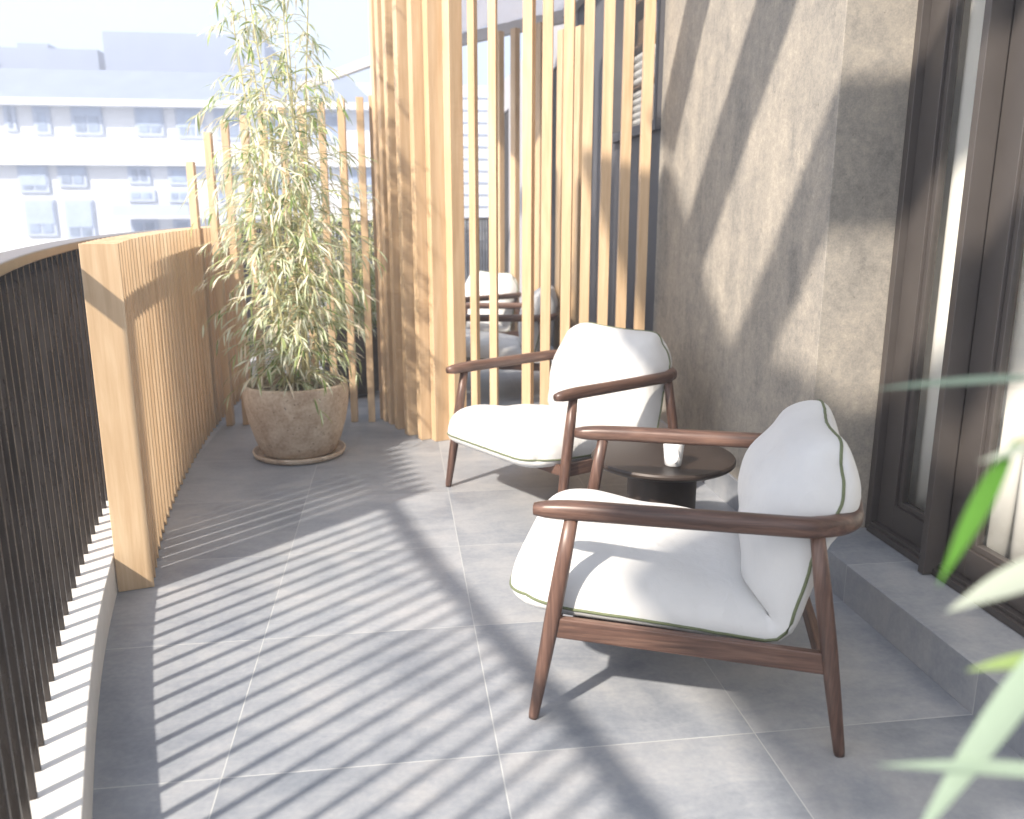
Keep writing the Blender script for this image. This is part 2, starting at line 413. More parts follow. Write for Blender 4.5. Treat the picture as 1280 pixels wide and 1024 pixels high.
# ---------------------------------------------------------------- tall rounded slat screen
t = empty('slat_screen', 'tall rounded screen of upright oak slats standing behind the far armchair', 'screen', (.6, 4.9, 0))
fr = [(-.098, 5.42, 72), (-.063, 5.335, 72), (-.02, 5.21, 72), (.042, 5.045, 70), (.12, 4.93, 70), (.204, 4.885, 68),
      (.318, 4.865, 58), (.452, 4.87, 42), (.570, 4.87, 26), (.771, 4.87, 30), (.885, 4.87, 14), (1.004, 4.875, 18), (1.119, 4.88, 14), (1.235, 4.885, 6), (1.349, 4.89, 6), (1.469, 4.9, 4)]
for x, y, a in fr:
    n = Vector((-math.sin(R(a)), -math.cos(R(a)), 0)); mm = Vector((math.cos(R(a)), -math.sin(R(a)), 0))
    # corner C; narrow face runs to -mm*.062, broad face runs to -n*.088
    M = Matrix(((-mm.x, -n.x, 0, x), (-mm.y, -n.y, 0, y), (0, 0, 1, 0), (0, 0, 0, 1)))
    w_, d_ = (.062, .088) if x < .4 else (.045, .034) if x < .6 else (.056, .055)
    b = bmesh.new(); box(b, 0, w_, 0, d_, .001, 3.05, M); child_world('slat', b, OAK[2], t, bevel=.0015)
t = empty('slat_partition', 'distant row of oak posts reaching up to the grey canopy beam', 'screen', (1.3, 7.6, 0))
for x, y in ((.995, 8.02), (1.117, 7.87), (1.245, 7.72), (1.30, 7.62)):
    M = Matrix.Translation((x, y, 0)) @ Matrix.Rotation(R(30), 4, 'Z')
    b = bmesh.new(); box(b, -.028, .028, 0, .07, .001, 2.9, M); child_world('post', b, OAK[2], t, bevel=.0015)
t = empty('slat_pair', 'two oak posts standing beside the dark facade panel under the canopy', 'screen', (1.2, 6.4, 0))
for x, y in ((1.27, 6.45), (1.37, 6.3)):
    M = Matrix.Translation((x, y, 0)) @ Matrix.Rotation(R(20), 4, 'Z')
    b = bmesh.new(); box(b, -.03, .03, 0, .075, .001, 2.62, M); child_world('post', b, OAK[2], t, bevel=.0015)

# ---------------------------------------------------------------- concrete wall, facade, window
bm = bmesh.new(); box(bm, 1.53, 1.88, 2.9, 4.93, 0, 3.5)
w = finish('concrete_wall', bm, CONC, bevel=.003)
tag(w, 'rough beige grey concrete wall with slanting shadow bands beside the glazed door', 'wall')
sk = boxo('skirting', TILE_STEP, 1.516, 1.5295, 2.9, 4.93, .001, .14, w)
t = empty('lintel_wall', 'concrete wall strip carried above the glazed door', 'wall', (1.7, 0, 2.42))
b = bmesh.new(); box(b, 1.535, 2.1, -2.6, 2.897, 2.42, 3.5); child_world('wall_face', b, CONC, t)

fa = empty('far_facade', 'grey building facade with tall dark openings beyond the slat screen', 'building', (1.8, 9, 0))
b = bmesh.new(); box(b, 1.54, 1.9, 4.932, 6.0, 0, 1.80); child_world('dark_panel', b, GREYP, fa)
b = bmesh.new(); box(b, 1.545, 1.6, 6.0, 7.35, 0, 3.06); box(b, 1.601, 1.9, 6.75, 7.35, 0, 3.06); child_world('dark_panel', b, GREYP, fa)
for y0, y1 in ((7.35, 8.1), (8.9, 9.15), (10.4, 11.6), (12.3, 13.2), (13.7, 14.2)):
    b = bmesh.new(); box(b, 1.53, 1.9, y0, y1, 0, 2.65); child_world('pier', b, LGREY, fa)
b = bmesh.new(); box(b, 1.53, 1.9, 7.35, 14.2, 2.65, 3.06); child_world('parapet', b, LGREY, fa)
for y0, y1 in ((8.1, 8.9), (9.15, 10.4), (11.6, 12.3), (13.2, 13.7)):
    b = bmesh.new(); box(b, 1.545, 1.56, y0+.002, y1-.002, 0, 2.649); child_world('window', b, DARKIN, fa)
b = bmesh.new(); box(b, 1.532, 1.9, 4.932, 5.999, 2.95, 3.5); child_world('parapet', b, LGREY, fa)
wf = empty('wall_window', 'grey framed window high in the wall with towels inside', 'window', (1.55, 5.45, 1.8))
b = bmesh.new()
for a in ((1.50, 1.62, 4.935, 5.998, 1.80, 1.86), (1.50, 1.62, 4.935, 4.985, 1.86, 2.9), (1.50, 1.62, 5.95, 5.998, 1.86, 2.9), (1.50, 1.62, 4.935, 5.998, 2.9, 2.95)): box(b, *a)
child_world('frame', b, GREYP, wf, bevel=.003)
b = bmesh.new(); box(b, 1.60, 1.605, 4.985, 5.95, 1.86, 2.9); child_world('pane', b, GLASS, wf)
ni = empty('shelf_niche', 'dark cupboard niche behind the high window holding white towels', 'shelf', (1.9, 5.45, 1.8))
b = bmesh.new(); box(b, 2.2, 2.22, 4.935, 6.74, 1.80, 3.0); box(b, 1.625, 2.2, 4.935, 4.95, 1.80, 3.0); box(b, 1.625, 2.2, 6.72, 6.74, 1.80, 3.0); box(b, 1.625, 2.2, 4.95, 6.72, 1.801, 1.815)
child_world('case', b, DARKIN, ni)
for z in (1.863, 2.16, 2.42, 2.69):
    b = bmesh.new(); box(b, 1.64, 2.1, 5.2, 6.71, z-.012, z); child_world('shelf', b, BRWOOD, ni)
for i, (z, h, lab) in enumerate(((1.864, .27, 'tall pile of folded white towels on the lowest shelf of the window'), (2.17, .2, 'folded white towels on the middle shelf of the window'), (2.70, .17, 'fluffy white towels on the top shelf of the window'))):
    b = bmesh.new(); nl = max(2, int(h/.045))
    for k in range(nl):
        z0 = z+.002+k*h/nl; j = random.uniform(-.01, .01)
        tube(b, [(1.70, 5.42+j+q*.075, z0+h/nl/2) for q in range(11)], (.05, h/nl/2*1.02), 14, prof=sell(14, 3), caps=True)
    bmesh.ops.transform(b, matrix=Matrix.Translation((-1.7, -5.8, -z)), verts=b.verts[:])
    tag(finish('towel_stack', b, TOWEL, loc=(1.7, 5.8, z), smooth=True), lab, 'towels', 'towels on the window shelves')
b = bmesh.new(); box(b, -.05, .07, -.36, .36, 0, .17); box(b, -.055, -.05, -.3, .3, .02, .06)
tag(finish('storage_box', b, BRWOOD, loc=(1.73, 5.8, 2.421), bevel=.006), 'brown wooden box on the shelf between the white towels', 'box')

# ---------------------------------------------------------------- canopy at the far end (steel edge beam with fabric)
EB = [(1.527, 7.60), (1.49, 7.64), (1.1, 8.17), (.69, 8.79), (.25, 9.4), (-.149, 10.0), (-.544, 10.88), (-1.22, 12.33)]
ca = empty('fabric_canopy', 'white fabric canopy with grey steel edge beam over the far terrace', 'canopy', (.8, 7.6, 2.9))
b = bmesh.new(); tube(b, [(x, y, 2.955) for x, y in EB], 1, prof=[(-.03, -.05), (.03, -.05), (.03, .05), (-.03, .05)]); child_world('edge_beam', b, BEAMC, ca)
b = bmesh.new(); box(b, .12, .18, 6.9, 9.5, 2.93, 3.0); box(b, 1.46, 1.52, 5.2, 7.6, 2.93, 3.0); box(b, .12, 1.52, 6.85, 6.91, 2.93, 3.0); child_world('frame', b, BEAMC, ca)
b = bmesh.new(); g = []
NX, NY = 16, 24
for j in range(NY+1):
    row = []
    for i in range(NX+1):
        x = .16+1.33*i/NX; yf = 9.5-(x-.16)*1.37
        y = 6.9+(yf-6.9)*j/NY
        row.append(b.verts.new((x, y, 3.02-.02*math.sin(i*1.9)*abs(math.sin(j*.5)))))
    g.append(row)
for j in range(NY):
    for i in range(NX): b.faces.new((g[j][i], g[j][i+1], g[j+1][i+1], g[j+1][i]))
o = child_world('canvas', b, CANV, ca, smooth=True); m_ = o.modifiers.new('s', 'SOLIDIFY'); m_.thickness = .004

# ---------------------------------------------------------------- unseen overhead pergola, added to throw the slanting shade
pg = empty('pergola', 'unseen overhead beams added to cast slanting shadow bands on the concrete wall', 'pergola', (.5, 2.5, 3.2))
def quadbeam(pts, z0, z1):
    b = bmesh.new(); lo = [b.verts.new((x, y, z0)) for x, y in pts]; hi = [b.verts.new((x, y, z1)) for x, y in pts]
    b.faces.new(lo[::-1]); b.faces.new(hi)
    for i in range(len(pts)): b.faces.new((lo[i], lo[(i+1) % len(pts)], hi[(i+1) % len(pts)], hi[i]))
    return b
Z0, Z1 = 3.17, 3.23
for pts in ([(.2, 3.45), (1.528, 3.68), (1.528, 4.02), (.3, 3.84)],
            [(-.4, 2.47), (1.528, 2.40), (1.528, 2.84), (-.2, 2.87)],
            [(-.62, 1.36), (1.528, 1.45), (1.528, 1.82), (-.6, 1.72)],
            [(-.6, .45), (1.528, .55), (1.528, .9), (-.6, .85)]):
    child_world('beam', quadbeam(pts, Z0, Z1), BEAMC, pg)
EI = [(-.46, .2), (-.55, 1.0), (-.53, 1.86), (-.27, 2.5), (.156, 3.416), (.2, 3.6)]
EO = [(-.22, 3.72), (-.34, 3.5), (-.75, 2.72), (-.99, 2.0), (-1.03, 1.0), (-.93, .1)]
child_world('ring_beam', quadbeam(EI+EO, Z0-.09, Z0-.004), BEAMC, pg)
child_world('added_shade_panel', quadbeam([(-1.86, -1.04), (-1.86, -.19), (-1.16, .46), (-.9, .3), (-.76, -1.04)], Z0, Z0+.03), BEAMC, pg)  # unseen plate, added only to shade the floor and near chair by the step
b = bmesh.new(); box(b, -.72, -.62, -.3, .2, 3.0, 3.1); box(b, -.72, -.62, -.3, -.2, 0.141, 3.0); child_world('post', b, BEAMC, pg)

# ---------------------------------------------------------------- glazed door, curtains
dr = empty('glass_door', 'tall bronze framed sliding glass door standing on the tiled step', 'door', (1.82, 1.5, .14))
def dbox(name, mat, *a, bevel=.002):
    b = bmesh.new(); box(b, *a); return child_world(name, b, mat, dr, bevel=bevel)
dbox('jamb', BRONZE, 1.786, 1.90, 2.866, 2.898, .141, 2.42)
dbox('sill', BRONZE, 1.775, 1.90, -2.6, 2.866, .141, .165)
dbox('sill_track', BRONZE, 1.79, 1.90, -2.6, 2.866, .165, .178)
dbox('head', BRONZE, 1.772, 1.90, -2.6, 2.866, 2.36, 2.419)
def panel(y0, y1, x):
    fr = bmesh.new()
    w = .10
    box(fr, x, x+.045, y1-w, y1, .18, 2.355); box(fr, x, x+.045, y0, y0+w, .18, 2.355)
    box(fr, x, x+.045, y0+w, y1-w, .18, .275); box(fr, x, x+.045, y0+w, y1-w, 2.26, 2.355)
    f = child_world('door_frame', fr, BRONZE, dr, bevel=.002)
    bd = bmesh.new(); a = .022
    box(bd, x+.012, x+.04, y1-w-a, y1-w-.001, .275+.001, 2.259); box(bd, x+.012, x+.04, y0+w+.001, y0+w+a, .275+.001, 2.259)
    box(bd, x+.012, x+.04, y0+w+a, y1-w-a, .276, .275+a); 
    child_world('glazing_bead', bd, BRONZE, dr, bevel=.002)
    g = bmesh.new(); box(g, x+.022, x+.026, y0+w+a, y1-w-a, .275+a, 2.26); child_world('pane', g, GLASS, dr)
panel(2.46, 2.864, 1.815)
dbox('mullion', BRONZE, 1.742, 1.814, 2.452, 2.482, .143, 2.42)
panel(.95, 2.45, 1.815); panel(-.6, .945, 1.815)
dbox('wall_reveal', DARKIN, 1.861, 1.885, 2.63, 2.74, .18, 2.36) if False else None
def curtain(y0, y1, x, lab, amp=.02, per=.11):
    b = bmesh.new(); n = int((y1-y0)/.008); rows = []
    for zi, z in enumerate((.19, .6, 1.2, 1.8, 2.33)):
        rows.append([b.verts.new((x+amp*(.8+.1*zi)*math.sin(i*.008/per*2*math.pi+.4*math.sin(i*.02)+zi*.05)+.008*math.sin(i*.13), y0+i*.008, z)) for i in range(n+1)])
    for a, c in zip(rows, rows[1:]):
        for i in range(n): b.faces.new((a[i], a[i+1], c[i+1], c[i]))
    bmesh.ops.transform(b, matrix=Matrix.Translation((-x, -(y0+y1)/2, -.19)), verts=b.verts[:])
    o = finish('curtain', b, CURT, smooth=True, loc=(x, (y0+y1)/2, .19)); tag(o, lab, 'curtain')
    m_ = o.modifiers.new('s', 'SOLIDIFY'); m_.thickness = .002; return o
curtain(2.46, 2.87, 1.92, 'narrow white curtain behind the door pane left of the bronze mullion')
curtain(.2, 2.42, 1.92, 'wide white curtain behind the door pane right of the bronze mullion')
rm = empty('interior_room', 'dim room behind the glazed door', 'room', (3, 1, .1))
for nm, a in (('room_floor', (1.87, 5, -2.6, 4.8, .06, .138)), ('room_wall', (5, 5.1, -2.6, 4.8, .138, 2.6)), ('room_wall', (1.9, 5, 4.8, 4.9, .138, 2.6)), ('room_wall', (1.9, 5, -2.7, -2.601, .138, 2.6)), ('room_ceiling', (2.101, 5, -2.6, 4.8, 2.6, 2.7))):
    b = bmesh.new(); box(b, *a); child_world(nm, b, LGREY if 'wall' in nm or 'ceil' in nm else BRWOOD, rm)

# ================================================================ ARMCHAIRS
def pillow(w, h, tt, tb, N=34, k=.38, p=2.6, q=.5, sag=0., side=0., seed=0, wr=.006, lump=.35):
    """returns (bm, seam points). local: x across, y along, z thickness (top tt, bottom tb)"""
    bm = bmesh.new()
    def outline(a, b):
        X = a*w/2-math.copysign(.062*abs(a)**4*abs(b)**7, a); Y = b*h/2-math.copysign(.062*abs(b)**4*abs(a)**7, b)
        return X, Y
    G = {}
    for sgn, t in ((1, tt), (-1, tb)):
        for i in range(N+1):
            for j in range(N+1):
                a = math.sin((i/N-.5)*math.pi); b = math.sin((j/N-.5)*math.pi)
                edge = i in (0, N) or j in (0, N)
                if edge and sgn < 0: G[(sgn, i, j)] = G[(1, i, j)]; continue
                x, y = outline(a, b)
                f = max(0, (1-abs(a)**5.5)*(1-abs(b)**(11 if b < 0 else 6)))**q*(1-.06*a*a)
                nz = noise.noise(Vector((x*5+seed, y*5, sgn*3.1)))*wr*3+noise.noise(Vector((x*14+seed, y*3, sgn)))*wr
                z = sgn*t*f*(1+lump*.3*noise.noise(Vector((x*3+seed, y*3, 7*sgn))))+nz*f
                G[(sgn, i, j)] = bm.verts.new((x, y, z))
    for sgn in (1, -1):
        for i in range(N):
            for j in range(N):
                vs = [G[(sgn, i, j)], G[(sgn, i+1, j)], G[(sgn, i+1, j+1)], G[(sgn, i, j+1)]]
                if len(set(vs)) == 4: bm.faces.new(vs if sgn > 0 else vs[::-1])
    ring = [(i, 0) for i in range(N)]+[(N, j) for j in range(N)]+[(i, N) for i in range(N, 0, -1)]+[(0, j) for j in range(N, 0, -1)]
    return bm, [G[(1, i, j)].co.copy() for i, j in ring]

def make_chair(label, group):
    t = empty('lounge_armchair', label, 'armchair', group=group)
    # U-shaped arm and back rail in one bent timber
    hw, yf, yb, rc, z = .392, -.425, .375, .13, .600
    pts = []
    pts.append((hw, yf, z-.004))
    for yy in (-.3, -.15, 0, .12, yb-rc): pts.append((hw+.006*math.sin((yy-yf)*3), yy, z))
    for a in (15, 30, 45, 60, 75, 90): pts.append((hw-rc+rc*math.cos(R(a)), yb-rc+rc*math.sin(R(a)), z))
    for xx in (.15, 0): pts.append((xx, yb+.012, z+.006))
    full = pts+[(-x, y, zz) for x, y, zz in pts[-2::-1]]
    full = catmull(full, 4); m = len(full); rad = []
    for i in range(m):
        e = min(i, m-1-i); s_ = 1 if e > 3 else [.62, .86, .95, .99][e]
        rad.append((.027*s_, .0255*s_))
    b = bmesh.new(); tube(b, full, rad, prof=sell(20, 2.5)); finish('arm_rail', b, WAL[1], t, smooth=True)
    for sx in (-1, 1):
        for top, bot in (((sx*.392, -.325, z-.012), (sx*.412, -.42, .001)), ((sx*.388, .275, z-.012), (sx*.412, .372, .001))):
            b = bmesh.new(); T_, B_ = Vector(top), Vector(bot)
            tube(b, [B_.lerp(T_, q) for q in (0, .02, .25, .5, .75, 1)], [.0125, .0145, .0185, .0215, .021, .0175], prof=sell(16, 2.6))
            finish('leg', b, WAL[2], t, smooth=True)
        b = bmesh.new()
        y0, y1 = -.375, .335
        vs = []
        for y, zc in ((y0, .274), (y1, .246)):
            for dx in (-.011, .011):
                for dz in (-.029, .029): vs.append(b.verts.new((sx*.40+dx, y, zc+dz)))
        for f_ in ((0, 1, 3, 2), (4, 6, 7, 5), (0, 4, 5, 1), (2, 3, 7, 6), (0, 2, 6, 4), (1, 5, 7, 3)): b.faces.new([vs[i] for i in f_])
        finish('side_rail', b, WAL[1], t, bevel=.004)
    for y, z0, z1 in ((-.372, .243, .29), (.315, .215, .262)):
        b = bmesh.new(); box(b, -.389, .389, y-.011, y+.011, z0, z1); finish('cross_rail', b, WAL[0], t, bevel=.004)
    b = bmesh.new(); box(b, -.387, .387, -.33, .17, .245, .256); finish('seat_deck', b, WAL[0], t)
    # one piece L shaped cushion: the centre line runs from the front edge over the seat and up the back
    cl = catmull([(0, -.522, .318), (0, -.36, .311), (0, -.12, .297), (0, .08, .281), (0, .185, .276), (0, .228, .305), (0, .248, .40), (0, .278, .52), (0, .322, .66), (0, .348, .797)], 8)
    ln = [0]
    for p, q in zip(cl, cl[1:]): ln.append(ln[-1]+(q-p).length)
    LT = ln[-1]; BEND = .70
    def lerp_tab(u, tab):
        for (a_, b_), (c_, d_) in zip(tab, tab[1:]):
            if u <= c_:
                k_ = (u-a_)/(c_-a_); k_ = k_*k_*(3-2*k_); return b_+(d_-b_)*k_
        return tab[-1][1]
    TI = [(0, .15), (.12, .14), (.3, .12), (.45, .105), (.53, .085), (.59, .065), (.66, .13), (.76, .165), (.86, .18), (.94, .165), (1, .14)]
    TO = [(0, .06), (.4, .05), (.55, .035), (.66, .045), (.76, .055), (.86, .085), (1, .085)]
    def cmap(v):
        u = min(1, max(0, v.y/LT+.5)); s_ = u*LT
        i = next((k_ for k_ in range(len(ln)-1) if ln[k_+1] >= s_), len(ln)-2)
        f_ = (s_-ln[i])/(ln[i+1]-ln[i]); p = cl[i].lerp(cl[i+1], f_)
        d = (cl[min(i+2, len(cl)-1)]-cl[max(i-1, 0)]).normalized(); nrm = Vector((0, -d.z, d.y))
        th = lerp_tab(u, TI) if v.z > 0 else lerp_tab(u, TO)
        bk = max(0, (u-.6)/.4)
        wx = v.x*(1-.035*bk+.03*max(0, .25-u)*4)
        eb = max(abs(v.x)/.3675, abs(v.y)/(LT/2)); pk = max(0, eb-.8)*5; tt_ = v.y if abs(v.x)/.3675 > abs(v.y)/(LT/2) else v.x
        pkz = .0022*pk*(1-.5*pk)*noise.noise(Vector((tt_*38, 2.1, v.z*4)))*2
        wob = pkz+bk*(.013*math.sin(v.x*9+.6)+.012*math.sin(u*34))
        q = p+nrm*(v.z*th/.1+wob)
        return Vector((wx, q.y, q.z-(.022*bk**3)*(1-(v.x/.36)**2)))
    bm, ring = pillow(.735, LT, .1, .1, 64, .2, 7.0, .5, seed=3.3, wr=.0022, lump=.25)
    for v in bm.verts: v.co = cmap(v.co)
    sc = finish('cushion', bm, FAB, t, smooth=True)
    b = bmesh.new(); tube(b, [cmap(p) for p in ring], .0042, 8, closed=True); finish('piping', b, PIPE, sc, smooth=True)
    return t
def copy_tree(o, parent=None):
    c = o.copy(); link(c); c.parent = parent
    for ch in list(o.children): copy_tree(ch, c)
    return c
GR = 'white cushioned walnut armchairs on the terrace'
ch = make_chair('nearest walnut armchair with white cushions seen from its side before the dark table', GR)
ch.location = (.867, 2.272, 0); ch.rotation_euler.z = R(-109.6)
for loc, rz, lab in (((.797, 3.90, 0), -58.9, 'walnut armchair with white cushions in front of the tall slat screen facing forward'),
                     ((.80, 6.35, 0), -100, 'armchair half hidden behind the slats seen from its side, nearer of the hidden two'),
                     ((.62, 7.75, 0), -58, 'farther armchair half hidden behind the slats with its back cushion turned to view')):
    c = copy_tree(ch); c.location = loc; c.rotation_euler.z = R(rz); c['label'] = lab

# ---------------------------------------------------------------- side table and cup
tb = empty('side_table', 'low round dark brown side table between the two white armchairs', 'table', (1.01, 3.06, 0))
b = bmesh.new(); lathe(b, [(.02, .392), (.262, .392), (.272, .397), (.278, .405), (.278, .413), (.273, .42), (.266, .4205), (.02, .4205)], 72); finish('table_top', b, TABLE, tb, smooth=True, sharp=35)
b = bmesh.new(); lathe(b, [(.145, .001), (.15, .004), (.15, .012), (.138, .02), (.134, .05), (.134, .391), (.1, .3915)], 64); finish('pedestal', b, TABLE, tb, smooth=True, sharp=35)
cp = empty('coffee_cup', 'small white ceramic cup with handle standing on the dark round table', 'cup', (1.004, 2.92, .4212))
b = bmesh.new(); lathe(b, [(.004, .004), (.027, .0), (.031, .002), (.034, .03), (.0395, .082), (.041, .094), (.0400, .0955), (.0385, .094), (.0365, .078), (.031, .03), (.027, .008), (.003, .007)], 48); finish('cup_body', b, CERAM, cp, smooth=True)
b = bmesh.new(); hp = [(0, -.0345, .022), (.0, -.047, .022), (0, -.060, .032), (0, -.064, .048), (0, -.058, .064), (0, -.047, .071), (0, -.037, .070)]
tube(b, catmull(hp, 5), (.0055, .0035), 12); bmesh.ops.rotate(b, verts=b.verts[:], cent=(0, 0, 0), matrix=Matrix.Rotation(R(-6), 3, 'Z')); finish('handle', b, CERAM, cp, smooth=True)

# ================================================================ PLANTS
def leaf(bm, p, d, L, wd, droop, mi, up=Vector((0, 0, 1)), seg=4, mats=True):
    d = d.normalized(); s = d.cross(up)
    if s.length < .05: s = d.cross(Vector((1, 0, 0)))
    s.normalize(); tw = random.uniform(-.9, .9); s = (Matrix.Rotation(tw, 3, d) @ s)
    nrm = s.cross(d); prof = [0.25, .85, 1, .62, 0] if seg == 4 else [.2, .6, .9, 1, .92, .72, .42, 0]
    n = len(prof)-1; cur = p.copy(); rows = []
    for i in range(n+1):
        t = i/n; w = wd*prof[i]/2
        if i < n: rows.append((bm.verts.new(cur-s*w+nrm*w*.35), bm.verts.new(cur), bm.verts.new(cur+s*w+nrm*w*.35)))
        else: rows.append((bm.verts.new(cur),))
        d = (d+Vector((0, 0, -droop/n))).normalized(); cur = cur+d*(L/n)
    for a, b in zip(rows, rows[1:]):
        if len(b) == 3: fs = ((a[0], a[1], b[1], b[0]), (a[1], a[2], b[2], b[1]))
        else: fs = ((a[0], a[1], b[0]), (a[1], a[2], b[0]))
        for f_ in fs: f = bm.faces.new(f_); f.material_index = mi; f.smooth = True

def bamboo(t, rnd, culms, H, radf, mats, wts, pot_r, z0, dens=1.0, leafL=(.07, .12)):
    random.seed(rnd); fol = bmesh.new(); tw = bmesh.new()
    for c in range(culms):
        a = 2*math.pi*c/culms+random.uniform(-.4, .4); r0 = pot_r*random.uniform(.1, .75)
        base = Vector((r0*math.cos(a), r0*math.sin(a), z0)); hh = H*random.choice((.42, .55, .68, .8, .9, 1, 1))*random.uniform(.93, 1.03)
        lean = Vector((math.cos(a)*random.uniform(.02, .22)-.06, math.sin(a)*random.uniform(.02, .16), 0))
        pts = []
        for i in range(13):
            q = i/12; pts.append(base+Vector((0, 0, (hh-z0)*q))+lean*(q**1.6)*hh*.45+Vector((math.sin(q*9+c), math.cos(q*8+c), 0))*.012)
        b = bmesh.new(); tube(b, pts, [.0085*(1-.75*i/12) for i in range(13)], 8); finish('culm', b, CULM, t, smooth=True)
        # twigs with leaves
        z = .0
        while z < 1:
            z += random.uniform(.024, .046)/dens
            if z >= 1: break
            q = z*12; i = min(11, int(q)); p = pts[i].lerp(pts[i+1], q-i)
            for _ in range(random.choice((1, 2, 2))):
                ang = random.uniform(0, 2*math.pi)
                rr = radf(p.z)*random.uniform(.35, 1.0)
                d = Vector((math.cos(ang), math.sin(ang), random.uniform(.1, .9))).normalized()
                seg = []; cur = p.copy()
                for k in range(6):
                    seg.append(cur.copy()); cur = cur+d*(rr/5*1.1); d = (d+Vector((0, 0, -.27))).normalized()
                if Vector((seg[-1].x, seg[-1].y, 0)).length > radf(seg[-1].z)*1.25: continue
                tube(tw, seg, [.0022, .002, .0018, .0015, .0012, .0009], 4)
                for k in range(1, 6):
                    for _2 in range(random.choice((1, 2, 2)) if k < 5 else 3):
                        q2 = random.random(); bp = seg[k-1].lerp(seg[k], q2)
                        dd = (seg[k]-seg[k-1]).normalized()+Vector((random.uniform(-.8, .8), random.uniform(-.8, .8), random.uniform(-.7, .3)))
                        leaf(fol, bp, dd, random.uniform(*leafL), random.uniform(.007, .013), random.uniform(.2, 1.3), random.choices(range(len(mats)), wts)[0])
    finish('twigs', tw, CULM, t); finish('foliage', fol, mats, t)

def plant_pot(parent, mat, r, h):
    b = bmesh.new(); k = r/.285; q = h/.42
    prof = [(.02, .02), (.19, .02), (.205, .03), (.235, .10), (.265, .2), (.284, .3), (.288, .36), (.283, .405), (.279, .418), (.270, .42), (.262, .414), (.258, .38), (.255, .355), (.02, .352)]
    lathe(b, [(x*k, z*q) for x, z in prof], 64); return finish('pot', b, mat, parent, smooth=True)
def mulch(parent, r, z):
    b = bmesh.new()
    for i in range(260):
        a = random.uniform(0, 6.28); rr = r*math.sqrt(random.random()); p = Vector((rr*math.cos(a), rr*math.sin(a), z+random.uniform(0, .012)))
        leaf(b, p, Vector((random.uniform(-1, 1), random.uniform(-1, 1), random.uniform(-.1, .15))), random.uniform(.03, .09), random.uniform(.004, .012), .2, 0)
    return b
def radf(z):
    pts = [(.4, .34), (.8, .44), (1.3, .43), (1.8, .37), (2.2, .28), (2.7, .2), (3.2, .12)]
    if z <= pts[0][0]: return pts[0][1]
    for (a, b), (c, d) in zip(pts, pts[1:]):
        if z <= c: return b+(d-b)*(z-a)/(c-a)
    return .1
pl = empty('potted_bamboo', 'tall feathery pale green bamboo growing in the weathered stone pot', 'potted plant', (-.575, 4.74, 0))
random.seed(3); plant_pot(pl, POT, .285, .42)
b = bmesh.new(); lathe(b, [(.02, .001), (.235, .001), (.252, .012), (.258, .034), (.25, .036), (.242, .02), (.225, .012), (.02, .012)], 64); finish('saucer', b, POT, pl, smooth=True)
b = bmesh.new(); lathe(b, [(.02, .372), (.15, .366), (.257, .358)], 40); finish('soil', b, SOIL, pl, smooth=True)
finish('mulch', mulch(pl, .23, .372), LEAF[4], pl)
bamboo(pl, 11, 12, 3.05, radf, LEAF, (5, 4, 2.6, 1.5, 3.5), .24, .37, 1.05)

p2 = empty('potted_bamboo', 'smaller green bamboo in the dark round pot, half hidden behind the pale pot and poles', 'potted plant', (-.33, 6.35, 0))
plant_pot(p2, POT2, .27, .52)
b = bmesh.new(); lathe(b, [(.02, .46), (.24, .44)], 30); finish('soil', b, SOIL, p2)
bamboo(p2, 5, 7, 1.55, lambda z: .36, LEAF, (3, 4, 4, 3, 2), .2, .45, .9)

# foreground bamboo right beside the camera
p3 = empty('potted_bamboo', 'out of focus bamboo leaves reaching in at the right edge of the view', 'potted plant', (.74, .50, 0))
plant_pot(p3, POT2, .22, .4)
b = bmesh.new(); lathe(b, [(.02, .35), (.19, .34)], 30); finish('soil', b, SOIL, p3)
W3 = Vector((.74, .50, 0))
stem_top = {}
for i, (dx, dy, hh) in enumerate(((0, 0, 1.3), (-.03, .06, 1.15), (.06, -.03, 1.4))):
    b = bmesh.new(); pts = [Vector((dx+math.sin(q*2+i)*.01, dy, .345+(hh-.345)*q/10)) for q in range(11)]
    tube(b, pts, [.007*(1-.6*q/10) for q in range(11)], 8); finish('culm', b, CULM, p3, smooth=True)
fo = bmesh.new(); tw = bmesh.new()
def big_leaf(base, tip, wd, droop, mi, roll=0):
    base, tip = Vector(base)-W3, Vector(tip)-W3
    prof = [.15, .5, .8, .97, 1, .93, .78, .55, .28, 0]; n = len(prof)-1
    mid = (base+tip)/2+Vector((0, 0, droop)); rows = []
    for i in range(n+1):
        t_ = i/n; p = base*(1-t_)**2+mid*2*t_*(1-t_)+tip*t_*t_
        d = ((mid-base)*(1-t_)+(tip-mid)*t_).normalized()
        vdir = (p+W3-Vector((0, 0, CAMH))).normalized()
        s = d.cross(Vector((.3, .8, -.35))).normalized(); s = Matrix.Rotation(R(roll), 3, d) @ s; nr = s.cross(d); w = wd*prof[i]/2
        rows.append((fo.verts.new(p-s*w+nr*w*.3), fo.verts.new(p), fo.verts.new(p+s*w+nr*w*.3)) if i < n else (fo.verts.new(p),))
    for a, b_ in zip(rows, rows[1:]):
        fs = ((a[0], a[1], b_[1], b_[0]), (a[1], a[2], b_[2], b_[1])) if len(b_) == 3 else ((a[0], a[1], b_[0]), (a[1], a[2], b_[0]))
        for f_ in fs: f = fo.faces.new(f_); f.material_index = mi; f.smooth = True
